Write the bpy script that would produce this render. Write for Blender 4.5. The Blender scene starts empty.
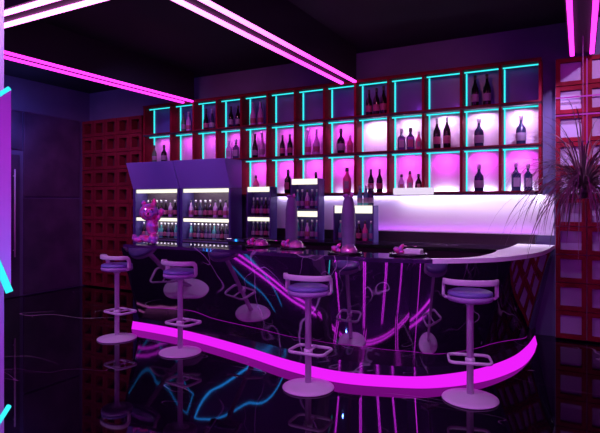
import bpy, bmesh, math, random
from mathutils import Vector, Matrix
random.seed(7)
C = bpy.context.scene.collection
PI = math.pi
F, HZ, HC, YAW = 514.0, 203.0, 1.4, math.radians(28.6)

# ------------------------------------------------------------ helpers
def obj(name, bm, mats, parent=None, smooth=False):
    me = bpy.data.meshes.new(name)
    bmesh.ops.recalc_face_normals(bm, faces=bm.faces)
    bm.to_mesh(me); bm.free()
    for m in (mats if isinstance(mats, (list, tuple)) else [mats]):
        me.materials.append(m)
    if smooth:
        for p in me.polygons: p.use_smooth = True
    o = bpy.data.objects.new(name, me); C.objects.link(o)
    if parent: o.parent = parent
    return o

def tag(o, label, cat, group=None, kind=None):
    o['label'] = label; o['category'] = cat
    if group: o['group'] = group
    if kind: o['kind'] = kind
    return o

def thing(name, label, cat, loc=(0, 0, 0), rotz=0, group=None):
    o = bpy.data.objects.new(name, None); C.objects.link(o)
    o.location = loc; o.rotation_euler = (0, 0, rotz)
    o.empty_display_size = .05
    return tag(o, label, cat, group)

def struct(name, bm, m, parent=None):
    o = obj(name, bm, m, parent)
    if parent is None: o['kind'] = 'structure'
    return o

def copy_tree(o, parent=None):
    c = o.copy(); C.objects.link(c)
    if parent: c.parent = parent
    for ch in list(o.children): copy_tree(ch, c)
    return c

def box(bm, x0, x1, y0, y1, z0, z1, mi=0, M=None):
    vs = [bm.verts.new(v) for v in ((x0,y0,z0),(x1,y0,z0),(x1,y1,z0),(x0,y1,z0),(x0,y0,z1),(x1,y0,z1),(x1,y1,z1),(x0,y1,z1))]
    if M is not None:
        for v in vs: v.co = M @ v.co
    for f in ((0,3,2,1),(4,5,6,7),(0,1,5,4),(1,2,6,5),(2,3,7,6),(3,0,4,7)):
        bm.faces.new([vs[i] for i in f]).material_index = mi
    return vs

def bevel(bm, w, seg=2):
    bmesh.ops.bevel(bm, geom=list(bm.edges), offset=w, segments=seg, affect='EDGES', profile=.5)

def lathe(bm, prof, n=24, mi=0, c=(0,0,0), sx=1, sy=1):
    rings = []
    for r, z in prof:
        if r < 1e-5:
            rings.append([bm.verts.new((c[0], c[1], c[2]+z))])
        else:
            rings.append([bm.verts.new((c[0]+sx*r*math.cos(2*PI*i/n), c[1]+sy*r*math.sin(2*PI*i/n), c[2]+z)) for i in range(n)])
    for a, b in zip(rings, rings[1:]):
        for i in range(n):
            j = (i+1) % n
            if len(a) == 1 and len(b) == 1: continue
            if len(a) == 1: f = bm.faces.new((a[0], b[i], b[j]))
            elif len(b) == 1: f = bm.faces.new((a[i], a[j], b[0]))
            else: f = bm.faces.new((a[i], a[j], b[j], b[i]))
            f.material_index = mi; f.smooth = True
    for rg, flip in ((rings[0], True), (rings[-1], False)):
        if len(rg) > 1:
            bm.faces.new(list(reversed(rg)) if flip else rg).material_index = mi

def sweep(bm, pts, w, h, closed=False, up=Vector((0,0,1)), n=8, rnd=True, mi=0):
    """rounded tube / strap of half sizes w (sideways) and h (up) along pts"""
    pts = [Vector(p) for p in pts]; N = len(pts); rings = []
    for i, p in enumerate(pts):
        a = pts[(i-1) % N] if (closed or i > 0) else p
        b = pts[(i+1) % N] if (closed or i < N-1) else p
        t = (b-a).normalized()
        s = t.cross(up)
        if s.length < .05: s = t.cross(Vector((0,1,0)))
        s.normalize(); u = s.cross(t).normalized()
        ring = []
        for k in range(n):
            an = 2*PI*(k+.5)/n
            cx, cy = math.cos(an), math.sin(an)
            if not rnd:
                m = max(abs(cx), abs(cy)); cx /= m; cy /= m
            ring.append(bm.verts.new(p + s*cx*w + u*cy*h))
        rings.append(ring)
    L = N if closed else N-1
    for i in range(L):
        a, b = rings[i], rings[(i+1) % N]
        for k in range(n):
            f = bm.faces.new((a[k], a[(k+1) % n], b[(k+1) % n], b[k])); f.material_index = mi; f.smooth = rnd
    if not closed:
        bm.faces.new(list(reversed(rings[0]))).material_index = mi
        bm.faces.new(rings[-1]).material_index = mi

def ball(bm, c, r, sx=1, sy=1, sz=1, rot=None, mi=0, sub=3):
    M = Matrix.Translation(c)
    if rot is not None: M = M @ rot
    M = M @ Matrix.Diagonal((sx*r, sy*r, sz*r, 1))
    res = bmesh.ops.create_icosphere(bm, subdivisions=sub, radius=1, matrix=M)
    for v in res['verts']:
        for f in v.link_faces: f.material_index = mi; f.smooth = True

# ------------------------------------------------------------ materials
def mat(name, col=(.5,.5,.5), rough=.5, metal=0, emit=None, strength=0, ior=1.5, trans=0, coat=0, noise=None, bump=0):
    m = bpy.data.materials.new(name); m.use_nodes = True
    nt = m.node_tree; p = nt.nodes['Principled BSDF']
    p.inputs['Base Color'].default_value = (*col, 1)
    p.inputs['Roughness'].default_value = rough
    p.inputs['Metallic'].default_value = metal
    p.inputs['IOR'].default_value = ior
    p.inputs['Transmission Weight'].default_value = trans
    p.inputs['Coat Weight'].default_value = coat
    if emit:
        p.inputs['Emission Color'].default_value = (*emit, 1)
        p.inputs['Emission Strength'].default_value = strength
    if noise:
        col2, scale, det = noise
        tc = nt.nodes.new('ShaderNodeTexCoord'); n = nt.nodes.new('ShaderNodeTexNoise')
        n.inputs['Scale'].default_value = scale; n.inputs['Detail'].default_value = det
        cr = nt.nodes.new('ShaderNodeValToRGB')
        cr.color_ramp.elements[0].position = .35; cr.color_ramp.elements[1].position = .68
        cr.color_ramp.elements[0].color = (*col, 1); cr.color_ramp.elements[1].color = (*col2, 1)
        nt.links.new(tc.outputs['Object'], n.inputs['Vector'])
        nt.links.new(n.outputs['Fac'], cr.inputs['Fac'])
        nt.links.new(cr.outputs['Color'], p.inputs['Base Color'])
        if bump:
            b = nt.nodes.new('ShaderNodeBump'); b.inputs['Strength'].default_value = bump
            nt.links.new(n.outputs['Fac'], b.inputs['Height']); nt.links.new(b.outputs['Normal'], p.inputs['Normal'])
    return m

def marble(name, base, vein, scale, width, rough, ior, metal=0, tiles=None, stretch=(1,1,1), tint=None):
    m = bpy.data.materials.new(name); m.use_nodes = True
    nt = m.node_tree; L = nt.links; p = nt.nodes['Principled BSDF']
    p.inputs['Roughness'].default_value = rough; p.inputs['IOR'].default_value = ior
    p.inputs['Metallic'].default_value = metal
    if tint: p.inputs['Specular Tint'].default_value = (*tint, 1)
    tc = nt.nodes.new('ShaderNodeTexCoord'); mp = nt.nodes.new('ShaderNodeMapping')
    mp.inputs['Scale'].default_value = stretch
    mp.inputs['Rotation'].default_value = (0, 0, .5)
    L.new(tc.outputs['Object'], mp.inputs['Vector'])
    # veins: thin band where a warped noise crosses its middle value, broken up by a second noise
    def vein_mask(sc, w, seed):
        n = nt.nodes.new('ShaderNodeTexNoise'); n.noise_dimensions = '4D'
        n.inputs['W'].default_value = seed
        n.inputs['Scale'].default_value = sc; n.inputs['Detail'].default_value = 2.5; n.inputs['Roughness'].default_value = .5
        n.inputs['Distortion'].default_value = .25
        L.new(mp.outputs['Vector'], n.inputs['Vector'])
        s = nt.nodes.new('ShaderNodeMath'); s.operation = 'SUBTRACT'; s.inputs[1].default_value = .5
        a = nt.nodes.new('ShaderNodeMath'); a.operation = 'ABSOLUTE'
        L.new(n.outputs['Fac'], s.inputs[0]); L.new(s.outputs[0], a.inputs[0])
        mr = nt.nodes.new('ShaderNodeMapRange'); mr.inputs['From Min'].default_value = 0; mr.inputs['From Max'].default_value = w
        mr.inputs['To Min'].default_value = 1; mr.inputs['To Max'].default_value = 0
        L.new(a.outputs[0], mr.inputs['Value'])
        n2 = nt.nodes.new('ShaderNodeTexNoise'); n2.inputs['Scale'].default_value = sc*.9
        L.new(mp.outputs['Vector'], n2.inputs['Vector'])
        m2 = nt.nodes.new('ShaderNodeMapRange'); m2.inputs['From Min'].default_value = .5; m2.inputs['From Max'].default_value = .62
        L.new(n2.outputs['Fac'], m2.inputs['Value'])
        mu = nt.nodes.new('ShaderNodeMath'); mu.operation = 'MULTIPLY'
        L.new(mr.outputs[0], mu.inputs[0]); L.new(m2.outputs[0], mu.inputs[1])
        return mu
    a = vein_mask(scale, width, 1.3); b = vein_mask(scale*2.3, width*.7, 8.1)
    mx = nt.nodes.new('ShaderNodeMath'); mx.operation = 'MAXIMUM'
    L.new(a.outputs[0], mx.inputs[0]); L.new(b.outputs[0], mx.inputs[1])
    mc = nt.nodes.new('ShaderNodeMix'); mc.data_type = 'RGBA'
    mc.inputs[6].default_value = (*base, 1); mc.inputs[7].default_value = (*vein, 1)
    L.new(mx.outputs[0], mc.inputs[0]); out = mc.outputs[2]
    L.new(out, p.inputs['Base Color'])
    return m

def led(name, col, strength, grad=None):
    m = bpy.data.materials.new(name); m.use_nodes = True
    nt = m.node_tree; nt.nodes.clear()
    e = nt.nodes.new('ShaderNodeEmission'); o = nt.nodes.new('ShaderNodeOutputMaterial')
    e.inputs['Color'].default_value = (*col, 1); e.inputs['Strength'].default_value = strength
    nt.links.new(e.outputs[0], o.inputs[0])
    if grad:   # near end coloured paler along world Y to imitate overexposure
        col2, y0, y1 = grad
        g = nt.nodes.new('ShaderNodeNewGeometry'); s = nt.nodes.new('ShaderNodeSeparateXYZ')
        mr = nt.nodes.new('ShaderNodeMapRange'); mr.inputs['From Min'].default_value = y0; mr.inputs['From Max'].default_value = y1
        mc = nt.nodes.new('ShaderNodeMix'); mc.data_type = 'RGBA'
        mc.inputs[6].default_value = (*col2, 1); mc.inputs[7].default_value = (*col, 1)
        nt.links.new(g.outputs['Position'], s.inputs[0]); nt.links.new(s.outputs['Y'], mr.inputs['Value'])
        nt.links.new(mr.outputs[0], mc.inputs[0]); nt.links.new(mc.outputs[2], e.inputs['Color'])
    return m

M = dict(
    floor=marble('black_marble_floor', (.003,.002,.005), (.5,.4,.55), .5, .003, .03, 1.56, stretch=(.6,1.6,1)),
    bar=marble('polished_marble', (.012,.006,.02), (.75,.5,.85), .8, .005, .03, 5.5, tint=(.95,.85,1)),
    bar2=marble('plinth_marble', (.012,.006,.02), (.35,.25,.42), 1.6, .008, .12, 1.5),
    ceil=mat('ceiling_paint', (.006,.005,.012), .85, noise=((.012,.009,.022), 1.2, 3)),
    beam=mat('beam_paint', (.012,.01,.018), .7),
    wall=mat('violet_plaster', (.10,.10,.20), .8, noise=((.14,.13,.26), 1.6, 5), bump=.05),
    panelw=mat('dark_lacquer_panel', (.05,.035,.08), .35, noise=((.09,.06,.13), 3, 6)),
    dark=mat('dark_gap', (.004,.003,.006), .8),
    red=mat('dark_red_lacquer', (.17,.004,.016), .6, ior=1.2, noise=((.24,.007,.026), 5, 3)),
    redL=mat('deep_red_wood', (.12,.007,.018), .65, ior=1.25, noise=((.18,.012,.026), 4, 4)),
    blackw=mat('black_wood', (.012,.006,.008), .4),
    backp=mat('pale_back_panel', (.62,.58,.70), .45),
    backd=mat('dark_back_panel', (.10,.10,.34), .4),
    splash=mat('satin_backsplash', (.7,.66,.75), .4),
    cav=mat('grid_backing', (.40,.36,.50), .6),
    cavd=mat('dark_grid_backing', (.05,.012,.02), .6),
    mag=led('magenta_led', (1.0,.03,.80), 3.2),
    magb=led('magenta_floor_led', (.75,.012,.85), 1.15),
    warm=led('overexposed_magenta_led', (1.0,.04,.75), 4.0, ((1.0,.30,.95), 2.2, 4.6)),
    white=led('overbright_pink_led', (1.0,.22,.85), 6.0),
    cyan=led('cyan_led', (.04,.80,.88), 1.2),
    cool=led('fridge_tube', (1.0,.93,.78), 1.25),
    hot=led('bright_magenta_neon', (.85,.03,1.0), 11),
    hotc=led('bright_cyan_neon', (.02,.35,1.0), 5.5),
    softw=led('soft_white_cap', (.9,.75,1.0), .95),
    thin=led('thin_purple_glow', (.55,.05,.6), .8),
    metal=mat('lavender_metal', (.66,.55,.70), .38),
    shell=mat('violet_shell', (.38,.22,.52), .35),
    seatv=mat('violet_vinyl', (.16,.13,.42), .35, coat=.3),
    fridge=mat('violet_steel', (.06,.04,.20), .42, .1),
    hood=mat('violet_hood', (.19,.15,.50), .45),
    fin=mat('fridge_inner', (.05,.03,.06), .4),
    bdark=mat('dark_bottle_glass', (.006,.004,.008), .1, ior=1.45),
    bblue=mat('blue_black_glass', (.02,.03,.08), .08, ior=1.6),
    blav=mat('lavender_glass', (.50,.30,.62), .15),
    bpink=mat('pink_glass', (.65,.10,.30), .12),
    bteal=mat('teal_glass', (.06,.30,.32), .12),
    bgreen=mat('green_glass', (.06,.20,.08), .12),
    label=mat('grey_label', (.26,.22,.30), .6),
    labelp=mat('pink_label', (.33,.09,.16), .6),
    cap=mat('silver_cap', (.5,.5,.6), .3, .8),
    capd=mat('black_cap', (.02,.02,.03), .4),
    pink=mat('iridescent_pink', (.95,.06,.32), .1, .4, coat=1, noise=((.30,.22,.95), 16, 3), bump=.5),
    pink2=mat('iridescent_violet', (.35,.14,.62), .15, .5, coat=1, noise=((.85,.25,.5), 18, 3), bump=.15),
    smoke=mat('smoky_violet_glass', (.13,.13,.22), .5, noise=((.20,.18,.32), 5, 2)),
    tray=mat('black_tray', (.01,.008,.014), .2),
    pale=mat('pale_porcelain', (.75,.66,.78), .4),
    rim=mat('white_solid_surface', (.85,.78,.9), .3),
    leaf=mat('spiky_leaf', (.10,.11,.09), .45, noise=((.30,.16,.22), 5, 2)),
    pot=mat('dark_pot', (.03,.02,.03), .5),
    screen=mat('satin_lilac_panel', (.55,.45,.7), .45),
    cable=mat('cable', (.25,.10,.30), .5),
)

# ------------------------------------------------------------ shell
YW = 6.02; CH = 3.28; XL = -7.4; XR = 1.6; YB = -3.0
bm = bmesh.new(); box(bm, XL-.1, XR+.1, YB-.1, YW+.1, -.1, 0); struct('floor', bm, M['floor'])
bm = bmesh.new(); box(bm, XL-.1, XR+.1, YB-.1, YW+.1, CH, CH+.1); struct('ceiling', bm, M['ceil'])
bm = bmesh.new(); box(bm, XL-.1, XR+.1, YW, YW+.1, 0, CH); struct('wall_back', bm, M['wall'])
bm = bmesh.new(); box(bm, XL-.1, XL, YB, YW, 0, CH); struct('wall_left', bm, M['wall'])
bm = bmesh.new(); box(bm, XR, XR+.1, YB, YW, 0, CH); struct('wall_right', bm, M['wall'])
bm = bmesh.new(); box(bm, XL-.1, XR+.1, YB-.1, YB, 0, CH); struct('wall_front', bm, M['wall'])

# lacquered panels on the left wall, with dark joints
def wall_panel(name, y0, y1, z0, z1):
    bm = bmesh.new(); box(bm, XL, XL+.03, y0, y1, z0, z1); bevel(bm, .004)
    o = struct(name, bm, M['panelw']); return o
wall_panel('trim_1', 4.82, 5.80, 1.50, 2.77)
wall_panel('trim_2', 4.82, 5.80, 0.02, 1.47)
wall_panel('trim_3', 4.10, 4.79, 2.20, 2.77)
# the door left of the panels
d = bpy.data.objects.new('door_1', None); C.objects.link(d); d['kind'] = 'structure'; d.location = (XL, 4.45, 0)
bm = bmesh.new(); box(bm, 0, .03, -.34, .30, .01, 2.12); bevel(bm, .004); obj('door_leaf', bm, M['panelw'], d)
bm = bmesh.new(); sweep(bm, [(.07,.20,.6),(.07,.20,1.9)], .012, .012); sweep(bm, [(.02,.20,.7),(.07,.20,.7)], .008, .008); sweep(bm, [(.02,.20,1.8),(.07,.20,1.8)], .008, .008)
obj('door_handle', bm, M['metal'], d, True)

# ------------------------------------------------------------ ceiling beams and light strips
ZB = 2.87
def beam(n, x0, x1, y0, y1):
    bm = bmesh.new(); box(bm, x0, x1, y0, y1, ZB+.01, CH); struct('trim_%d' % n, bm, M['beam'])
beam(4, -2.58, -2.38, 2.63, 5.79)
beam(5, -5.12, -4.90, 2.63, 5.79)
beam(6, -.10, .13, 2.63, 5.79)
beam(7, XL, XR, 2.36, 2.60)
beam(8, -2.58, -2.38, YB, 2.33)
beam(9, -5.12, -4.90, YB, 2.33)
beam(10, -.10, .13, YB, 2.33)
def strip(x0, x1, y0, y1, m, label, group):
    bm = bmesh.new(); box(bm, x0, x1, y0, y1, ZB-.012, ZB+.01)
    tag(obj('led_strip', bm, m), label, 'light strip', group)
w = .038
for cx, nm, m in ((-2.48, 'central ceiling beam running towards the shelves', 'warm'), (-5.01, 'far left ceiling beam', 'mag'), (.015, 'ceiling beam above the right lattice', 'mag')):
    for s, side in ((-1, 'left'), (1, 'right')):
        c = cx + s*.085
        strip(c-w/2, c+w/2, 2.63, 5.78, M[m], 'glowing neon strip on the %s edge of the %s' % (side, nm), 'ceiling light strips')
for c, side in ((2.40, 'near'), (2.565, 'far')):
    strip(XL+.05, XR-.05, c-w/2, c+w/2, M['white'], 'white-hot light strip on the %s edge of the cross beam, top left' % side, 'ceiling light strips')
WHERE = {-2.48: 'middle', -5.01: 'left', .015: 'right'}
for cx in (-2.48, -5.01, .015):
    for s in (-1, 1):
        c = cx + s*.085
        strip(c-w/2, c+w/2, YB+.1, 2.30, M['hot'], 'neon strip under the %s beam behind the cross beam' % WHERE[cx], 'ceiling light strips behind')
# unseen neon lines added on the seating-side walls for their reflections in the bar front
def wall_line(a, b, offs, label, group, m='hot', r=.02):
    a, b, offs = Vector(a), Vector(b), Vector(offs)
    for k in (-1, 1):
        bm = bmesh.new(); sweep(bm, [a+offs*k, b+offs*k], r, r, n=6)
        tag(obj('added_neon_line', bm, M[m]), label, 'wall light', group)
for x, nm in ((-4.75,'left'), (-2.60,'middle left'), (-1.25,'middle right'), (.10,'right')):
    wall_line((x,YB+.02,.25), (x,YB+.02,2.86), (.05,0,0), 'added upright magenta neon line on the wall facing the bar, %s pair' % nm, 'upright neon lines')
wall_line((XR-.02,-.40,.25), (XR-.02,-.40,3.2), (0,.05,0), 'added upright magenta neon line on the right side wall', 'upright neon lines')
wall_line((XL+.07,-2.55,3.05), (XL+.07,.75,1.53), (0,.03,.065), 'added slanting magenta neon line on the left side wall', 'slanting neon lines', r=.028)
wall_line((XR-.07,-2.4,3.2), (XR-.07,2.1,.95), (0,.03,.065), 'added slanting magenta neon line on the right side wall', 'slanting neon lines', r=.028)
bm = bmesh.new(); box(bm, XL+.1, XR-.1, -2.85, -2.65, ZB+.25, CH); struct('trim_12', bm, M['beam'])
for c in (-2.83, -2.67):
    bm = bmesh.new(); box(bm, XL+.12, XR-.12, c-.024, c+.024, ZB+.23, ZB+.25); tag(obj('led_strip', bm, M['hot']), 'neon strip under the rear cross beam', 'light strip', 'rear cross beam strips')
cf = thing('added_cyan_frame', 'unseen angular cyan light frame added on the left side wall, seating side', 'wall light', (0,0,0))  # added out of view so its cyan reflects in bar front and floor
for a, b in (((.55,.15),(.40,2.45)), ((-.35,.15),(-.25,2.45)), ((.55,.15),(-.35,.15)), ((.45,.95),(-.3,1.15))):
    bm = bmesh.new(); sweep(bm, [(XL+.02,a[0],a[1]),(XL+.02,b[0],b[1])], .02, .02, n=6); obj('added_cyan_tube', bm, M['hotc'], cf)

# ------------------------------------------------------------ the shelf wall
XS = [-.362,-.747,-1.149,-1.57,-1.984,-2.402,-2.822,-3.242,-3.663,-4.087,-4.508,-4.929,-5.36,-5.90]   # cell edges from the right
ZS = [2.872, 2.437, 1.996, 1.508]
YF = 5.80
sh = thing('display_shelf', 'tall dark red open shelf of square lit bottle compartments on back wall', 'shelf', (0,0,0))
def nrows(k): return 3 if k < 10 else 2     # dividers/cells behind the fridge hoods stop at row two
for k, x in enumerate(XS):
    n = 3 if k <= 9 else 2
    bm = bmesh.new(); box(bm, x-.014, x+.014, YF, YW-.002, ZS[n]-.012, ZS[0]+.012)
    obj('upright', bm, M['red'], sh)
for r in range(4):
    x0 = XS[-1] if r < 3 else XS[9]
    bm = bmesh.new(); box(bm, x0-.014, XS[0]+.014, YF-.004, YW-.002, ZS[r]-.016, ZS[r]+.016)
    obj('shelf_board', bm, M['blackw'] if r else M['red'], sh)
    bm = bmesh.new(); box(bm, x0-.014, XS[0]+.014, YF-.014, YF-.0045, ZS[r]+.004, ZS[r]+.019)
    obj('front_edge', bm, M['redL'], sh)
for k in range(13):
    for r in range(3 if k < 9 else 2):
        x1, x0 = XS[k]-.0145, XS[k+1]+.0145
        z1, z0 = ZS[r]-.0165, ZS[r+1]+.0165
        bm = bmesh.new(); box(bm, x0, x1, YW-.014, YW-.0025, z0, z1)
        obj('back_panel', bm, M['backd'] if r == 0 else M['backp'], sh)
        ls = bmesh.new()
        box(ls, x0+.001, x0+.016, YW-.030, YW-.015, z0, z1)
        obj('vertical_led', ls, M['cyan'], sh)
        ls = bmesh.new()
        box(ls, x0+.001, x1-.001, 5.90, 5.912, z1-.014, z1-.001)
        obj('horizontal_led', ls, M['cyan'], sh)

def area(name, loc, rot, sx, sy, col, e, spread=PI):
    l = bpy.data.lights.new(name, 'AREA'); l.shape = 'RECTANGLE'; l.size = sx; l.size_y = sy
    l.color = col; l.energy = e; l.spread = spread
    o = bpy.data.objects.new(name, l); C.objects.link(o); o.location = loc; o.rotation_euler = rot
    return o
MG = (1, .10, .85); WH = (.9, .72, 1)
cell_light = {   # (column from right, row): [(where, colour, energy)]
}
for k in range(13):  # unseen area lights added to brighten and tint the compartment backs
    xm = (XS[k]+XS[k+1])/2
    for r in range(3 if k < 9 else 2):
        top, bot = ZS[r]-.03, ZS[r+1]+.03
        if r == 0:
            e = {3:.5, 2:.18, 4:.7, 5:.3, 8:.1, 9:.3, 10:.4, 11:.4, 6:.15, 7:.1}.get(k, .04)
            area('cell_fill_low', (xm+.13, YW-.05, bot-.01), (PI-.9, 0, 0), .04, .02, MG, e*.35)
        elif r == 1:
            e = {0:1.1,1:1.1,2:1.2,3:1.0,4:1.6,5:.8,6:.6}.get(k, .38)
            c = (.95,.55,1) if k < 5 else (1,.07,.9)
            area('cell_fill', (xm, YF+.05, top), (.75, 0, 0), .16, .03, c, e, 1.9)
        else:
            area('cell_fill', (xm, YF+.05, top), (.85, 0, 0), .16, .03, (1,.05,.9), .8, 1.9)
            area('cell_fill', (xm, YW-.045, bot-.012), (PI-.45, 0, 0), .25, .02, (.8,.72,1) , .8 if k < 5 else .3)

# ------------------------------------------------------------ lattice screens of square modules
def lattice(name, label, x_edges, z_edges, yf, yb, fr, fm, bmt, cut=None):
    t = thing(name, label, 'lattice screen', (0,0,0))
    bm = bmesh.new()
    for i in range(len(x_edges)-1):
        for j in range(len(z_edges)-1):
            a, b, c, d2 = x_edges[i]+.004, x_edges[i+1]-.004, z_edges[j]+.004, z_edges[j+1]-.004
            box(bm, a, a+fr, yf, yb, c, d2); box(bm, b-fr, b, yf, yb, c, d2)
            box(bm, a+fr, b-fr, yf, yb, c, c+fr); box(bm, a+fr, b-fr, yf, yb, d2-fr, d2)
    obj('frame', bm, fm, t)
    bm = bmesh.new(); box(bm, x_edges[0], x_edges[-1], yb+.001, YW-.002, z_edges[0], z_edges[-1])
    obj('back_board', bm, bmt, t)
    return t
p = .2755
lattice('lattice_screen', 'dark red lattice screen of deep square openings left of the fridges', [-7.385+i*p for i in range(6)], [.02+j*p for j in range(11)], 5.86, 5.98, .052, M['redL'], M['cavd'])
lr = lattice('lattice_screen', 'glossy red lattice screen with pale backing behind the spiky plant', [-.225+i*.283 for i in range(6)], [.02+j*.2855 for j in range(11)], 5.88, 5.92, .042, M['red'], M['cav'])
for z in (2.29, 2.50-.03):  # thin purple emissive lines across the lattice face
    bm = bmesh.new(); box(bm, -.22, 1.2, 5.865, 5.879, z-.006, z+.006); obj('glow_line', bm, M['thin'], lr)
bm = bmesh.new(); box(bm, .055, .063, 5.865, 5.879, 1.75, 2.84); obj('glow_line', bm, M['thin'], lr)

# ------------------------------------------------------------ the bar
def cr(P, n):
    P = [Vector(p) for p in P]; P = [2*P[0]-P[1]] + P + [2*P[-1]-P[-2]]; out = []
    for i in range(1, len(P)-2):
        for s in range(n):
            t = s/n
            out.append(.5*((2*P[i]) + (P[i+1]-P[i-1])*t + (2*P[i-1]-5*P[i]+4*P[i+1]-P[i+2])*t*t + (3*P[i]-P[i-1]-3*P[i+1]+P[i+2])*t**3))
    out.append(P[-2]); return out
LEDO = [(-4.38,4.12),(-4.01,4.11),(-3.63,4.08),(-3.28,4.02),(-2.69,3.88),(-2.14,3.72),(-1.65,3.66),(-1.20,3.78),(-0.93,3.93),(-0.65,4.25),(-0.455,4.70),(-0.385,5.15),(-0.375,5.60)]
FRT = [(-4.41,4.28),(-4.06,4.30),(-3.70,4.29),(-3.33,4.22),(-2.75,4.11),(-2.24,4.005),(-1.74,3.955),(-1.28,4.03),(-0.98,4.20),(-0.73,4.55),(-0.52,5.11),(-0.44,5.45),(-0.42,5.98)]
TOP = [(-4.27,3.90),(-3.93,3.94),(-3.60,3.96),(-3.24,3.96),(-2.73,3.93),(-2.22,3.89),(-1.73,3.87),(-1.22,3.94),(-.93,4.08),(-.60,4.38),(-.38,4.84),(-.28,5.33),(-.235,5.98)]
NS = 10; ZT = .96
def curve(P, z): return cr([(x, y, z) for x, y in P], NS)
PH = .082
LO, FR, T = curve(LEDO, 0), curve(FRT, PH+.0005), curve(TOP, ZT)
NB = len(T)
def inward(pts, i):
    a = pts[max(i-1,0)]; b = pts[min(i+1,len(pts)-1)]; t = (b-a).normalized()
    return Vector((-t.y, t.x, 0))
def zz(v, z): return Vector((v.x, v.y, z))
bar = thing('bar_counter', 'long curved bar counter with leaning polished black marble front', 'bar counter', (0,0,0))
def strip_mesh(rows, i0=0, i1=None, closed=False, mi=0):
    bm = bmesh.new(); i1 = NB if i1 is None else i1
    g = [[bm.verts.new(r[i]) for r in rows] for i in range(i0, i1)]
    K = len(rows)
    for a, b in zip(g, g[1:]):
        for k in range(K if closed else K-1):
            f = bm.faces.new((a[k], b[k], b[(k+1) % K], a[(k+1) % K])); f.smooth = not closed
    if closed:
        bm.faces.new(g[0]); bm.faces.new(list(reversed(g[-1])))
    return bm
hi = [zz(t, ZT-.0325) for t in T]
rows = [[FR[i].lerp(hi[i], u/8) for i in range(NB)] for u in range(9)]
bm = strip_mesh(rows); obj('marble_front', bm, M['bar'], bar, True)
iw_ = [hi[i] + inward(T,i)*.12 for i in range(NB)]; iwl = [FR[i] + inward(FR,i)*.12 for i in range(NB)]
bm = strip_mesh([iw_, iwl]); obj('inner_wall', bm, M['blackw'], bar)
bm = bmesh.new(); q = [FR[0], hi[0], hi[0]+Vector((0,.70,0)), FR[0]+Vector((0,.35,0))]
f1 = [bm.verts.new(v+Vector((-.003,0,0))) for v in q]; f2 = [bm.verts.new(v+Vector((-.03,0,0))) for v in q]
bm.faces.new(f1); bm.faces.new(list(reversed(f2)))
for i in range(4): bm.faces.new((f1[i], f2[i], f2[(i+1)%4], f1[(i+1)%4]))
obj('end_panel', bm, M['bar'], bar)
# plinth: black marble step whose outer face is the glowing band
def lip(i): return .018 + .045*math.sin(PI*min(1, max(0, (i/(NB-1)-.60)/.40)))
L1 = [LO[i] + inward(LO,i)*lip(i) for i in range(NB)]; L2 = [FR[i] + inward(FR,i)*.05 for i in range(NB)]
L1b = [L1[i] + inward(LO,i)*.004 for i in range(NB)]
bm = strip_mesh([[zz(v,.0005) for v in LO], [zz(v,PH) for v in L1], [zz(v,PH) for v in L1b], [zz(v,.0005) for v in L1b]], closed=True)
obj('foot_light', bm, M['magb'], bar)
L1c = [L1[i] + inward(LO,i)*.0045 for i in range(NB)]
bm = strip_mesh([[zz(v,.0005) for v in L1c], [zz(v,PH) for v in L1c], [zz(v,PH) for v in L2], [zz(v,.0005) for v in L2]], closed=True)
obj('plinth', bm, M['bar2'], bar)
iw = next(i for i in range(NB) if T[i].x > -1.02)
def slab(i0, i1, z0, z1, wd, over, m, name):
    a = [T[i] - inward(T,i)*over for i in range(NB)]; b = [T[i] + inward(T,i)*wd(i) for i in range(NB)]
    rows = [[zz(v,z0) for v in a], [zz(v,z1) for v in a], [zz(v,z1) for v in b], [zz(v,z0) for v in b]]
    bm = strip_mesh(rows, i0, i1, closed=True); return obj(name, bm, m, bar)
slab(0, iw+1, ZT-.032, ZT, lambda i: .42, .0, M['bar'], 'dark_worktop')
def ww(i):
    u = (i-iw)/(NB-1-iw)
    return .05 + .30*min(1, max(0,(u-.15)/.45))
slab(iw, NB, ZT-.034, ZT+.002, ww, .004, M['rim'], 'white_worktop')

# back counter along the wall
bc = thing('back_counter', 'dark back counter under the glowing wall, behind the curved bar', 'counter', (0,0,0))
bm = bmesh.new(); box(bm, -4.02, -.42, 5.42, YW-.01, 0, .90); obj('carcass', bm, M['blackw'], bc)
bm = bmesh.new(); box(bm, -4.03, -.41, 5.40, YW-.005, .902, .94); bevel(bm, .004); obj('worktop', bm, M['bar'], bc)
bm = bmesh.new(); box(bm, -4.0, -.24, YW-.03, YW-.002, 1.06, 1.49); tag(obj('backsplash', bm, M['splash']), 'pale satin backsplash panel glowing between shelf and back counter', 'wall panel')
bm = bmesh.new(); box(bm, -4.0, -.42, YW-.05, YW-.002, .941, 1.055); obj('shade_strip', bm, M['blackw'], bc)  # black strip stands in for the wall fading into shade
area('shelf_underlight', (-2.0, YW-.055, 1.488), (.0, 0, 0), 3.2, .03, (.70,.56,1), 5.5)
area('shelf_underlight', (-1.1, YW-.055, 1.488), (.0, 0, 0), 1.5, .03, (.95,.9,1), 10)
area('counter_glow', (-1.5, YW-.07, 1.065), (PI, 0, 0), 2.2, .02, (.55,.08,1), 1.6)  # unseen area light added to turn the lower backsplash violet

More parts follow.
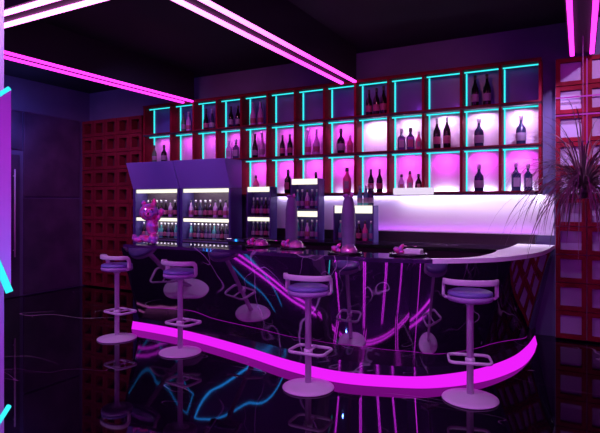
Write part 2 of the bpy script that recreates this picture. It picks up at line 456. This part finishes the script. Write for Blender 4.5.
# ------------------------------------------------------------ bottles
def bottle_mesh(kind):
    """returns (body_bm, label_bm, cap_bm); unit is metres, standing on z=0"""
    b, l, c = bmesh.new(), bmesh.new(), bmesh.new()
    if kind == 'wine':
        lathe(b, [(0,0),(.034,0),(.037,.006),(.037,.15),(.034,.18),(.020,.215),(.0135,.24),(.013,.27)], 20)
        lathe(l, [(.0375,.05),(.0378,.052),(.0378,.12),(.0375,.122)], 20)
        lathe(c, [(.0142,.262),(.0150,.264),(.0150,.305),(.0135,.308),(0,.308)], 16)
    elif kind == 'champagne':
        lathe(b, [(0,0),(.038,0),(.042,.008),(.042,.12),(.038,.16),(.024,.21),(.015,.25),(.014,.28)], 20)
        lathe(l, [(.0425,.04),(.0428,.042),(.0428,.105),(.0425,.107)], 20)
        lathe(c, [(.0155,.25),(.0170,.252),(.0165,.31),(.019,.315),(.019,.33),(0,.333)], 16)
    elif kind == 'whisky':
        lathe(b, [(0,0),(.042,0),(.046,.006),(.048,.14),(.044,.165),(.024,.19),(.015,.21),(.015,.245)], 20)
        lathe(l, [(.0478,.04),(.0490,.042),(.0492,.115),(.0480,.117)], 20)
        lathe(c, [(.018,.240),(.020,.242),(.020,.285),(.018,.29),(0,.29)], 16)
    elif kind == 'square':
        box(b, -.042,.042,-.03,.03,0,.16); bevel(b, .010, 3)
        lathe(b, [(.034,.158),(.026,.172),(.014,.185),(.0135,.215)], 16)
        box(l, -.030,.030,-.0325,-.0305,.04,.12)
        lathe(c, [(.018,.21),(.020,.212),(.020,.25),(.018,.254),(0,.254)], 16)
    elif kind == 'flask':
        lathe(b, [(0,0),(.028,0),(.034,.008),(.036,.06),(.034,.10),(.014,.13),(.012,.15)], 16)
        box(l, -.018,.018,-.0375,-.0355,.03,.08)
        lathe(c, [(.014,.148),(.015,.15),(.015,.175),(0,.178)], 12)
    return b, l, c
PROTO = {}
def bottle(kind, glass, lab, cap, x, y, z, rot, label, group, s=1.0, sz=1.0):
    key = (kind, glass, lab, cap)
    if key not in PROTO:
        r = thing('bottle', label, 'bottle', (x,y,z), rot, group)
        b, l, c = bottle_mesh(kind)
        obj('glass_body', b, M[glass], r, kind != 'square')
        obj('paper_label', l, M[lab], r)
        obj('cap', c, M[cap], r, True)
        PROTO[key] = r
    else:
        r = copy_tree(PROTO[key]); r.location = (x,y,z); r.rotation_euler = (0,0,rot)
        r['label'] = label; r['group'] = group
    r.scale = (s, s, s*sz); return r
def ground(px, py_unused, Y):   # world x of a picture column at depth Y
    a = (px-300)/F
    return Y*(-math.sin(YAW)+a*math.cos(YAW))/(math.cos(YAW)+a*math.sin(YAW))
ROW = {0: 'top', 1: 'middle', 2: 'lowest'}
def shelf_bottle(px, r, kind, glass, lab, cap, what, s=1.0, sz=1.0):
    Y = YF+.10; x = ground(px, 0, Y)
    bottle(kind, glass, lab, cap, x, Y, ZS[r+1]+.0165, .3, '%s, %s shelf row%s' % (what[0], ROW[r], what[1]), 'bottles on the lit shelf', s, sz)
SB = [
 (475,0,'wine','bdark','label','capd',('left black wine bottle',', second compartment from right'),1.1,1.04),
 (487,0,'wine','bdark','label','capd',('right black wine bottle',', second compartment from right'),1.1,1.04),
 (369,0,'wine','bdark','labelp','capd',('left black wine bottle',', right of the central beam'),1.05,1.0),
 (376.5,0,'wine','bdark','labelp','capd',('middle black wine bottle',', right of the central beam'),1.05,1.04),
 (383.5,0,'wine','bdark','labelp','capd',('right black wine bottle',', right of the central beam'),1.05,1.08),
 (253,0,'champagne','blav','labelp','cap',('left lavender bottle',', ninth compartment from right'),1.0,1.0),
 (260.5,0,'champagne','blav','labelp','cap',('right lavender bottle',', ninth compartment from right'),1.0,1.0),
 (231,0,'wine','bdark','label','capd',('left black bottle',', beside the lavender pair'),1.0,1.0),
 (238,0,'wine','bdark','label','capd',('right black bottle',', beside the lavender pair'),1.0,1.0),
 (206,0,'champagne','bdark','labelp','capd',('black bottle on the left',', third compartment from left'),.95,1.0),
 (212,0,'champagne','bblue','label','cap',('dark blue bottle on the right',', third compartment from left'),.95,1.0),
 (183.5,0,'wine','bgreen','label','capd',('dark green bottle with grey label',', second compartment from left end'),.95,1.0),
 (188.5,0,'champagne','blav','labelp','cap',('lavender bottle on the right',', second compartment from left end'),.9,1.0),
 (521,1,'whisky','bblue','label','cap',('large blue-black whisky bottle',', rightmost compartment'),1.05,1.05),
 (479,1,'whisky','bblue','label','cap',('large blue-black whisky bottle',', second compartment from right'),1.05,1.05),
 (437,1,'wine','bdark','labelp','capd',('left black wine bottle with pink label',', third compartment from right'),1.1,1.05),
 (447,1,'wine','bdark','labelp','capd',('right black wine bottle with pink label',', third compartment from right'),1.1,1.08),
 (401.5,1,'square','bblue','label','cap',('square blue-black liquor bottle on the left',', fourth compartment from right'),1.0,1.05),
 (410.5,1,'square','bblue','labelp','capd',('square liquor bottle with pink label',', fourth compartment from right'),1.05,1.0),
 (418.6,1,'flask','bpink','label','cap',('small pink bottle on the right',', fourth compartment from right'),.95,1.3),
 (341,1,'whisky','bdark','label','capd',('broad black bottle with grey label',', left of central beam end'),1.0,1.1),
 (350,1,'flask','bpink','labelp','cap',('small pink bottle on the right',', left of central beam end'),1.0,1.3),
 (308,1,'champagne','blav','labelp','cap',('left lavender champagne bottle',', below an empty compartment'),.95,1.1),
 (316.5,1,'champagne','blav','labelp','cap',('right lavender champagne bottle',', below an empty compartment'),.95,1.1),
 (282.5,1,'wine','bdark','labelp','capd',('left black wine bottle with pink label',', above the second lit rack'),.95,1.0),
 (290,1,'wine','bdark','labelp','capd',('right black wine bottle with pink label',', above the second lit rack'),.95,1.0),
 (255,1,'champagne','bdark','label','capd',('black bottle on the left',', under the lavender pair'),.95,1.08),
 (262,1,'champagne','blav','label','cap',('lavender bottle on the right',', under the lavender pair'),.95,1.15),
 (229,1,'square','blav','label','cap',('square lavender bottle on the left',', above right fridge hood'),.95,1.1),
 (236,1,'square','bblue','label','cap',('square blue bottle on the right',', above right fridge hood'),1.0,1.1),
 (154.5,1,'wine','bgreen','label','capd',('green bottle with pale label',', leftmost compartment'),.95,.95),
 (164,1,'whisky','bdark','label','capd',('black bottle with grey label on the right',', leftmost compartment'),.95,1.0),
 (516,2,'square','bblue','label','cap',('square dark bottle on the left',', rightmost compartment'),1.05,1.15),
 (528,2,'square','bblue','label','cap',('thinner square dark bottle on the right',', rightmost compartment'),.95,1.2),
 (479,2,'whisky','bblue','label','cap',('large blue-black whisky bottle',', second compartment from right'),1.05,1.0),
 (371,2,'wine','bdark','labelp','capd',('left black wine bottle with pink label',', right of the smoky silhouettes'),.98,.95),
 (379.5,2,'wine','bdark','labelp','capd',('right black wine bottle with pink label',', right of the smoky silhouettes'),.98,.95),
 (401.5,2,'flask','blav','labelp','capd',('left small flask',', above the added white box'),1.05,1.15),
 (410,2,'flask','bpink','label','capd',('middle small flask',', above the added white box'),1.05,1.35),
 (418.5,2,'flask','bdark','labelp','capd',('right small flask',', above the added white box'),1.05,1.15),
 (347,2,'flask','bpink','label','capd',('small pink flask',', behind the right smoky vase'),1.5,1.2),
 (316,2,'flask','bdark','label','capd',('small dark flask',', above the middle lit rack'),1.3,1.2),
 (288,2,'flask','bdark','labelp','capd',('small dark flask with pink label',', behind the left smoky vase'),1.4,1.3),
 (256,2,'flask','bpink','label','capd',('small pink flask',', above the left lit rack'),1.2,1.2),
]
for a in SB: shelf_bottle(*a)

# small bottles for fridges and racks (one mesh, slots body / label / cap)
def mini_mesh(glass, lab, cap, name):
    bm = bmesh.new()
    lathe(bm, [(0,0),(.030,0),(.033,.006),(.033,.11),(.028,.135),(.013,.165),(.012,.205)], 12, 0)
    lathe(bm, [(.0335,.03),(.0337,.031),(.0337,.09),(.0335,.091)], 12, 1)
    lathe(bm, [(.0138,.20),(.0145,.201),(.0145,.235),(0,.236)], 10, 2)
    me = bpy.data.meshes.new(name); bm.to_mesh(me); bm.free()
    for m in (glass, lab, cap): me.materials.append(M[m])
    return me
MINI = [mini_mesh('bdark','labelp','cap','bottle_a'), mini_mesh('bblue','label','cap','bottle_b'), mini_mesh('blav','labelp','capd','bottle_c'), mini_mesh('bpink','label','capd','bottle_d'), mini_mesh('bteal','label','cap','bottle_e')]
def mini(i, x, y, z, s, label, group):
    o = bpy.data.objects.new('bottle', MINI[i]); C.objects.link(o); o.location = (x,y,z); o.scale = (s,s,s)
    return tag(o, label, 'bottle', group)
NAME = ['dark bottle with pink label', 'blue-black bottle with grey label', 'lavender bottle', 'pink bottle', 'teal bottle']

# ------------------------------------------------------------ the two hooded fridges
def fridge(x0, x1, label, which):
    y0, y1 = 5.52, 5.78
    t = thing('bottle_fridge', label, 'fridge', ((x0+x1)/2, 5.62, 0))
    hw = (x1-x0)/2-.004; a, b = y0-5.62, y1-5.62
    bm = bmesh.new()
    box(bm, -hw, -hw+.05, a, b, .02, 1.60); box(bm, hw-.03, hw, a, b, .02, 1.60)
    box(bm, -hw+.05, hw-.03, a, b, .02, .60); obj('cabinet', bm, M['fridge'], t)
    bm = bmesh.new(); box(bm, -hw+.051, hw-.031, b-.02, b, .601, 1.599); obj('back_wall', bm, M['fin'], t)
    # hood, its face leaning out towards the top
    bm = bmesh.new()
    v = [bm.verts.new(c) for c in ((-hw,a,1.602),(hw,a,1.602),(hw,b,1.602),(-hw,b,1.602),(-hw,a-.14,1.985),(hw,a-.14,1.985),(hw,b,1.985),(-hw,b,1.985))]
    for f in ((0,3,2,1),(4,5,6,7),(0,1,5,4),(1,2,6,5),(2,3,7,6),(3,0,4,7)): bm.faces.new([v[i] for i in f])
    bevel(bm, .008); obj('hood', bm, M['hood'], t)
    for z, n in ((1.205, 0), (.895, 1)):
        bm = bmesh.new(); box(bm, -hw+.05, hw-.03, a+.01, b-.02, z-.015, z); obj('shelf', bm, M['fin'], t)
    for z in (1.545, 1.140):
        bm = bmesh.new(); box(bm, -hw+.055, hw-.035, a+.015, a+.035, z, z+.05 if z > 1.3 else z+.045); obj('tube_light', bm, M['cool'], t)
    bm = bmesh.new(); box(bm, -hw+.05, hw-.03, a+.005, a+.02, .862, .878); obj('price_rail', bm, M['cap'], t)
    for row, z, n in (('upper', 1.206, 9), ('lower', .896, 11)):
        for i in range(n):
            x = (x0+x1)/2 - hw + .11 + i*(2*hw-.19)/(n-1)
            k = random.choice([0,1,1,0,2,0]) if row == 'upper' else random.choice([0,1,1,4])
            mini(k, x, 5.63, z, 1.0 if row == 'upper' else .92, '%s on the %s shelf of the %s hooded fridge' % (NAME[k], row, which), 'bottles in the hooded fridges')
    xm = (x0+x1)/2
    area('fridge_light', (xm, y0+.09, 1.585), (.15,0,0), .7, .05, (1,.92,.85), 2.2)
    area('fridge_light', (xm, y0+.09, 1.18), (.15,0,0), .7, .05, (1,.92,.95), 1.4)
fridge(-5.84, -4.945, 'left violet hooded bottle fridge behind the pink figurine', 'left')
fridge(-4.935, -4.05, 'right violet hooded bottle fridge beside the shelf wall', 'right')

# ------------------------------------------------------------ lit bottle racks on the back counter
def rack(px0, px1, Y, tiers, label, which, ks):
    x0, x1 = ground(px0,0,Y), ground(px1,0,Y); xm = (x0+x1)/2; hw = (x1-x0)/2
    t = thing('lit_bottle_rack', label, 'rack', (xm, Y, .94))
    bm = bmesh.new(); top = tiers[0][1]-.94
    for s in (-1, 1): box(bm, s*hw-.008, s*hw+.008, .0, .16, 0, top)
    v0 = len(bm.verts); box(bm, -hw+.008, hw-.008, .161, .168, 0, top); bmesh.ops.translate(bm, verts=list(bm.verts)[v0:], vec=(0,-.008,0))
    bmesh.ops.remove_doubles(bm, verts=list(bm.verts), dist=.0015)
    obj('frame', bm, M['fridge'], t)
    for (zb, zt, lt, n) in tiers:      # floor height, top height, light thickness, bottles
        bm = bmesh.new(); box(bm, -hw+.009, hw-.009, 0.0, .152, zb-.94-.012, zb-.94); obj('shelf', bm, M['fin'], t)
        bm = bmesh.new(); box(bm, -hw+.009, hw-.009, .0, .03, zt-.94-lt, zt-.94-.001); obj('tube_light', bm, M['cool'], t)
        for i in range(n):
            k = ks[i % len(ks)]; sc = min(1.0, (zt-lt-zb-.005)/.237)
            mini(k, xm-hw+.05+i*(2*hw-.1)/max(1,n-1), Y+.08, zb+.0005, sc, '%s in the %s' % (NAME[k], which), 'bottles in the lit racks')
rack(247, 270, 5.60, [(1.235,1.61,.065,5),(.955,1.215,.05,5)], 'left lit bottle rack, beside the right fridge', 'left lit rack', [1,0,1,0])
rack(291, 318, 5.60, [(1.335,1.70,.07,5),(.955,1.30,.07,5)], 'middle lit bottle rack between the two smoky silhouettes', 'middle lit rack', [4,1,2,1,4])
rack(334, 373, 5.60, [(.955,1.37,.09,6)], 'low lit bottle rack behind the right smoky vase', 'low lit rack', [4,1,2,0,3])
x0_, x1_ = ground(394,0,5.74), ground(433,0,5.74)
bm = bmesh.new(); box(bm, x0_, x1_, 5.70, YF-.0145, 1.495, 1.572); bevel(bm, .012, 3)  # invented glowing box in place of a smeared pale block
tag(obj('added_white_box', bm, M['softw']), 'made-up glowing white box in place of a smeared pale block under the shelf', 'light')
for i, px in enumerate((360, 366, 371)):
    mini(4 if i < 2 else 1, ground(px,0,5.68), 5.68, 1.371, 1.0, 'teal bottle standing on top of the low lit rack' if i < 2 else 'blue-black bottle on top of the low lit rack', 'bottles on top of the low rack')

# ------------------------------------------------------------ things on the front counter
def tray_set(px, py, r, which, kind):
    a = (px-300)/F; z = F*(HC-ZT)/(py-HZ)
    x = z*(-math.sin(YAW)+a*math.cos(YAW)); y = z*(math.cos(YAW)+a*math.sin(YAW))
    bm = bmesh.new(); lathe(bm, [(0,0),(r-.01,0),(r,.004),(r,.016),(r-.006,.017),(r-.012,.008),(0,.008)], 36)
    tag(obj('round_tray', bm, M['tray'], None, False), 'round black tray at the bar edge, %s' % which, 'tray', 'round trays on the bar').location = (x, y, ZT+.0005)
    zt = ZT+.0095
    t = thing('iridescent_ornament', 'crumpled pink iridescent ornament on the black tray, %s' % which, 'ornament', (x, y, zt), 0, 'pink ornaments on the bar')
    bm = bmesh.new()
    ball(bm, (-.085,-.02,.028), .03, 1.3, .9, .9, Matrix.Rotation(.5,4,'Y')); ball(bm, (-.055,-.03,.05), .026, 1.6, .8, .7, Matrix.Rotation(-.9,4,'Y')); ball(bm, (-.04,-.05,.02), .019, 1.3, 1, 1)
    obj('crumpled_figure', bm, M['pink'], t)
    if kind == 'dome':
        bm = bmesh.new(); lathe(bm, [(.075,0),(.078,.008),(.070,.035),(.048,.062),(.022,.074),(0,.077)], 24, c=(.035,0,0))
        obj('rounded_body', bm, M['pink2'], t, True)
    else:
        bm = bmesh.new(); box(bm, -.03, .12, -.05, .05, 0, .045); bevel(bm, .010, 3)
        obj('pale_box', bm, M['pale'], t)
    return x, y
tray_set(258, 246.5, .125, 'in front of the left lit rack', 'dome')
tx = tray_set(293, 248.5, .125, 'under the left smoky vase', 'dome')
ty = tray_set(345, 253.5, .15, 'under the right smoky vase', 'dome')
tray_set(408, 255.0, .16, 'farthest right, with a pale box', 'box')
def silhouette(px, Y, hgt, r, which):  # smoky shape added in place of a blurred-out figure
    x = ground(px,0,Y)
    t = thing('smoky_silhouette', 'tall added smoky violet vase, %s' % which, 'silhouette', (x, Y, ZT+.001), 0)
    bm = bmesh.new()
    lathe(bm, [(0,0),(r*.75,0),(r*.95,.01),(r,.10),(r*1.05,.22),(r*.98,hgt*.75),(r*.72,hgt*.93),(r*.5,hgt),(r*.44,hgt),(r*.6,hgt*.9),(0,hgt*.88)], 28)
    obj('smoky_body', bm, M['smoke'], t, True)
    bm = bmesh.new()
    ball(bm, (-.025,0,hgt+.005), .024, 1.3, 1, .9); ball(bm, (.028,.0,hgt+.012), .018, 1, 1, 1.4)
    obj('top_lumps', bm, M['pink2'], t)
silhouette(291.5, tx[1]+.19, .50, .060, 'left of the pair on the bar')
silhouette(348.5, ty[1]+.21, .50, .062, 'right of the pair on the bar')
x = ground(412,0,4.0)
# pink iridescent bear-like figurine at the left end of the bar
a = (149-300)/F; z = F*(HC-ZT)/(243.8-HZ)
fx, fy = z*(-math.sin(YAW)+a*math.cos(YAW)), z*(math.cos(YAW)+a*math.sin(YAW))
fg = thing('seated_figurine', 'shiny pink bear-like figurine with raised paw on left end of bar', 'figurine', (fx, fy, ZT+.001), YAW)
bm = bmesh.new()
ball(bm, (.0,0,.34), .105, 1, .9, .92)                                    # head
ball(bm, (.025,-.085,.315), .045, 1.1, 1, .8)                             # muzzle
ball(bm, (.035,0,.19), .072, .95, .85, 1.45)                                # torso
ball(bm, (.055,-.02,.06), .065, .85, 1, 1.0); ball(bm, (.065,-.05,.028), .034, 1.1, 1.5, .8)   # right leg, foot
ball(bm, (-.03,-.01,.055), .05, 1.6, .9, .8, Matrix.Rotation(.35,4,'Y')); ball(bm, (-.11,-.02,.045), .04, 1.4, .9, .8)
ball(bm, (-.15,-.02,.07), .03, .9, .9, 1.2)                               # foot of the stretched leg
ball(bm, (.09,-.01,.27), .03, 1, .9, 1.9, Matrix.Rotation(.7,4,'Y')); ball(bm, (.135,-.01,.34), .034, 1, .9, 1.3)   # raised arm, paw
obj('figure', bm, M['pink'], fg)
bm = bmesh.new(); ball(bm, (-.055,0,.435), .030, .9, .6, 1.1); ball(bm, (.055,0,.435), .034, .8, .6, 1.6)
obj('ears', bm, M['pink'], fg)
bm = bmesh.new(); ball(bm, (-.02,-.088,.365), .010); ball(bm, (.05,-.085,.365), .010); ball(bm, (.027,-.128,.325), .011)
obj('face', bm, M['tray'], fg)

# ------------------------------------------------------------ bar stools
def stool():
    t = thing('bar_stool', '', 'bar stool')
    bm = bmesh.new(); lathe(bm, [(0,0),(.190,0),(.196,.005),(.194,.011),(.15,.020),(.07,.032),(.034,.042),(0,.042)], 48); obj('base', bm, M['metal'], t, False)
    bm = bmesh.new(); lathe(bm, [(0,.04),(.024,.04),(.024,.67),(.045,.69),(.085,.699),(0,.699)], 24); obj('column', bm, M['metal'], t)
    bm = bmesh.new(); lathe(bm, [(0,.70),(.125,.70),(.150,.708),(.157,.722),(.157,.735),(.150,.742),(0,.742)], 48); obj('seat_shell', bm, M['shell'], t)
    bm = bmesh.new(); lathe(bm, [(0,.7425),(.148,.7425),(.156,.752),(.152,.768),(.130,.777),(.06,.781),(0,.781)], 48); obj('cushion', bm, M['seatv'], t)
    # back band: flat strap bowed round the rear of the seat, ends turned down to the shell
    R = .182; pts = []
    yF = .015
    for s in range(0, 7):
        u = s/6; pts.append((-R+.0, yF+.0, .735 + (.80-.735)*u))
    # rounded upper corner into the arc
    pts += [(-R, yF-.008, .825), (-R+.002, yF-.028, .842)]
    n = 18
    for s in range(1, n):
        an = PI + PI*s/n
        pts.append((R*math.cos(an), yF-.04+.105*math.sin(an), .845))
    pts += [(R-.002, yF-.028, .842), (R, yF-.008, .825)]
    for s in range(0, 7):
        u = s/6; pts.append((R, yF, .80 - (.80-.735)*u))
    bm = bmesh.new(); strap(bm, pts, .010, .021); obj('back_band', bm, M['metal'], t)
    bm = bmesh.new()
    for s in (-1, 1): sweep(bm, [(s*R, yF, .735), (s*.168, yF, .722), (s*.145, yF, .720)], .010, .012)
    obj('band_bracket', bm, M['metal'], t)
    # foot ring: rounded rectangle reaching forwards, fixed to a collar
    bm = bmesh.new(); loop = []
    x1, ya, yb2, rr = .145, -.07, .15, .045
    for cx, cy, a0 in ((x1-rr, yb2-rr, 0), (-x1+rr, yb2-rr, PI/2), (-x1+rr, ya+rr, PI), (x1-rr, ya+rr, 1.5*PI)):
        for s in range(6):
            an = a0 + s*PI/2/5; loop.append((cx+rr*math.cos(an), cy+rr*math.sin(an), .275))
    sweep(bm, loop, .009, .012, closed=True); obj('foot_ring', bm, M['metal'], t)
    bm = bmesh.new(); lathe(bm, [(.0245,.255),(.034,.257),(.034,.295),(.0245,.297)], 24); sweep(bm, [(0,-.03,.275),(0,-.065,.275)], .012, .010); sweep(bm, [(0,.03,.275),(0,.145,.275)], .008, .008)
    obj('foot_ring_collar', bm, M['metal'], t)
    return t
def strap(bm, pts, w, h):
    """band of thickness 2w whose broad side (2h) always stands away from the path sideways-free: frame kept from turning"""
    pts = [Vector(p) for p in pts]; N = len(pts); rings = []
    for i, p in enumerate(pts):
        t = (pts[min(i+1,N-1)]-pts[max(i-1,0)]).normalized()
        out = Vector((p.x, p.y+.02, 0)); 
        out = out - t*out.dot(t)
        out.normalize(); b = t.cross(out).normalized()
        ring = []
        for k in range(12):
            an = 2*PI*(k+.5)/12; c, s_ = math.cos(an), math.sin(an)
            c = math.copysign(abs(c)**.5, c); s_ = math.copysign(abs(s_)**.5, s_)
            ring.append(bm.verts.new(p + out*c*w + b*s_*h))
        rings.append(ring)
    for a, b in zip(rings, rings[1:]):
        for k in range(12): bm.faces.new((a[k], a[(k+1)%12], b[(k+1)%12], b[k])).smooth = True
    bm.faces.new(list(reversed(rings[0]))); bm.faces.new(rings[-1])
SP = [(-4.20, 3.755, -.12, 'farthest left bar stool with low curved back, clear of the bar end'),
      (-3.29, 3.69, -.06, 'second bar stool from the left, in front of the marble bar'),
      (-1.81, 3.45, .05, 'third bar stool from the left, in front of the crossing neon reflections'),
      (-.69, 3.80, .28, 'nearest right-hand bar stool, by the curved right end of the bar')]
st0 = stool()
for i, (x, y, rz, lab) in enumerate(SP):
    s = st0 if i == 0 else copy_tree(st0)
    s.location = (x, y, 0.0005); s.rotation_euler = (0, 0, rz); s['label'] = lab; s['group'] = 'bar stools along the front'

# ------------------------------------------------------------ hanging spiky plant
a = (583-300)/F; z = 4.55
px_, py_ = z*(-math.sin(YAW)+a*math.cos(YAW)), z*(math.cos(YAW)+a*math.sin(YAW))
pl = thing('hanging_spiky_plant', 'spiky grass-like plant hanging on a thin cable before right lattice', 'plant', (px_, py_, .02))
bm = bmesh.new(); lathe(bm, [(0,1.42),(.022,1.42),(.036,1.43),(.042,1.47),(.039,1.472),(.034,1.465),(0,1.46)], 20); obj('pot', bm, M['pot'], pl)
bm = bmesh.new(); sweep(bm, [(0,0,1.46),(0,0,CH-.025)], .003, .003, n=6); obj('cable', bm, M['cable'], pl)
bm = bmesh.new()
for i in range(240):
    az = random.uniform(0, 2*PI); el = random.uniform(.15, 1.4) if i < 180 else random.uniform(-.3, .5); Ln = random.uniform(.65, 1.05); wd = random.uniform(.005, .009)
    if i % 3 == 0: Ln *= .65
    p0 = Vector((.02*math.cos(az), .02*math.sin(az), 1.50+random.uniform(0,.05))); v = Vector((math.cos(az)*math.cos(el), math.sin(az)*math.cos(el), math.sin(el)))
    side = Vector((-math.sin(az), math.cos(az), 0)); droop = random.uniform(1.9, 3.0)
    prev = None; p = p0.copy(); n = 9
    for s in range(n+1):
        u = s/n; wv = wd*(1-u**2)*(.5+.5*min(1,u*5))+.0006
        up = v.cross(side).normalized()
        cur = [bm.verts.new(p-side*wv), bm.verts.new(p+up*wv*.35), bm.verts.new(p+side*wv)]
        if prev:
            bm.faces.new((prev[0],prev[1],cur[1],cur[0])).smooth = True
            bm.faces.new((prev[1],prev[2],cur[2],cur[1])).smooth = True
        prev = cur; p = p + v*Ln/n; v = (v + Vector((0,0,-droop/n*(.6+1.2*u)))).normalized()
lf = obj('leaves', bm, M['leaf'], pl); 
bm = bmesh.new(); lathe(bm, [(0,1.44),(.03,1.44),(.035,1.50),(.02,1.54),(0,1.55)], 14); obj('crown', bm, M['leaf'], pl)

# ------------------------------------------------------------ lit panel and column at the far left edge
Rt = Vector((math.cos(YAW), math.sin(YAW), 0)); Fw = Vector((-math.sin(YAW), math.cos(YAW), 0))
def at(px, py, z): return Fw*z + Rt*(z*(px-300)/F) + Vector((0,0,HC-(py-HZ)*z/F))
def prism(bm, pts, dvec):
    a = [bm.verts.new(p) for p in pts]; b = [bm.verts.new(p+dvec) for p in pts]
    bm.faces.new(a); bm.faces.new(list(reversed(b)))
    n = len(pts)
    for i in range(n): bm.faces.new((a[i], b[i], b[(i+1)%n], a[(i+1)%n]))
z = 2.95
c0 = at(4.0, 203, z+.15)
ray0 = c0.copy(); ray0.z = 0; ray0.normalize()
bm = bmesh.new(); prism(bm, [Vector((v.x,v.y,0)) for v in (c0, c0-Rt*.5, c0-Rt*.5+ray0*.12, c0+ray0*.12)], Vector((0,0,CH-.001)))
o = obj('trim_11', bm, M['screen']); o['kind'] = 'structure'
lp = thing('angular_wall_panel', 'tall angular lilac panel with cyan lit edges at left picture edge', 'panel', (0,0,0))
hexa = [at(11,90,z), at(11,285,z), at(-28,192,z), at(-28,115,z)]
bm = bmesh.new(); prism(bm, hexa, ray0*.05); obj('panel_face', bm, M['screen'], lp)
def edge(p, q, r=.012):
    bm = bmesh.new(); sweep(bm, [p, q], r, r, n=8); return bm
off = ray0*.025 - Rt*.008
up_ = Vector((0,0,1))
obj('led_edge', edge(hexa[3]+up_*.014+off, hexa[0]+up_*.014+off, .014), M['cyan'], lp)
obj('led_edge', edge(hexa[2]-up_*.045+off, hexa[1]-up_*.045+off, .020), M['cyan'], lp)
fl = tag(obj('leaning_light_bar', edge(at(9,406,z), at(-24,458,z), .014), M['cyan']), 'short cyan light bar low at the bottom left picture edge', 'light bar')

# ------------------------------------------------------------ lights
def point(loc, col, e, r=.15):
    l = bpy.data.lights.new('unseen_point', 'POINT'); l.color = col; l.energy = e; l.shadow_soft_size = r
    o = bpy.data.objects.new('unseen_point', l); C.objects.link(o); o.location = loc; return o
def spot(loc, target, col, e, ang=1.2, r=.03):  # unseen spots without fixtures, added to brighten stools, shelf, fridges and lattices
    l = bpy.data.lights.new('added_spot', 'SPOT'); l.color = col; l.energy = e; l.spot_size = ang; l.spot_blend = .8; l.shadow_soft_size = r
    o = bpy.data.objects.new('added_spot', l); C.objects.link(o); o.location = loc
    o.rotation_euler = (Vector(target)-Vector(loc)).to_track_quat('-Z', 'Y').to_euler()
for x, y, tx_, ty_, e in ((-4.3,1.4,-4.3,3.9,120),(-3.2,1.2,-3.3,3.7,90),(-1.7,1.2,-1.8,3.5,80),(-.3,1.4,-.7,3.8,80)):
    spot((x,y,3.24), (tx_,ty_,.5), (.66,.58,1), e*1.15, .8)
for x, y in ((-3.9,3.4),(-1.4,3.4),(.4,3.6)): spot((x,y,3.2), (x-.3,5.8,2.3), (1,.22,.32), 38, 1.1)
spot((-3.6,3.0,3.2), (-5.2,5.6,1.8), (.5,.3,1), 120, .9)
spot((-5.6,3.2,3.2), (-6.7,5.8,1.7), (1,.25,.55), 80, 1.0)
spot((-5.2,2.6,3.2), (-7.3,5.3,1.7), (.45,.2,1), 70, 1.0)
spot((.6,3.2,3.2), (.3,5.9,2.5), (.72,.42,1), 230, 1.1)
spot((-.2,5.2,3.2), (-.25,5.95,1.8), (.62,.38,1), 120, .8)
area('panel_magenta', tuple(at(-5,60,2.2)), (.0,0,0), .3, .3, (1,.05,.9), 4)  # unseen magenta light added to tint the panel's upper part
point(tuple(at(-60,300,2.4)), (.10,.25,1), 8, .02)  # unseen blue light added to tint the panel's lower part
point((-6.95, 4.45, 2.45), (.15,.2,1), 10)  # blue light without a fixture, added for the glow on the left wall

w_ = bpy.data.worlds.new('World'); bpy.context.scene.world = w_; w_.use_nodes = True
w_.node_tree.nodes['Background'].inputs['Color'].default_value = (.02,.012,.04,1)
w_.node_tree.nodes['Background'].inputs['Strength'].default_value = .3

# ------------------------------------------------------------ camera
cd = bpy.data.cameras.new('Camera'); cam = bpy.data.objects.new('Camera', cd); C.objects.link(cam)
cam.location = (0, 0, HC); cam.rotation_euler = (PI/2, 0, YAW)
cd.sensor_width = 36; cd.lens = F/600*36; cd.shift_y = -(216.5-HZ)/600
cd.clip_start = .05
S = bpy.context.scene; S.camera = cam
S.view_settings.view_transform = 'Standard'; S.view_settings.look = 'None'; S.view_settings.gamma = 1
S.view_settings.use_curve_mapping = False; S.view_settings.exposure = 0
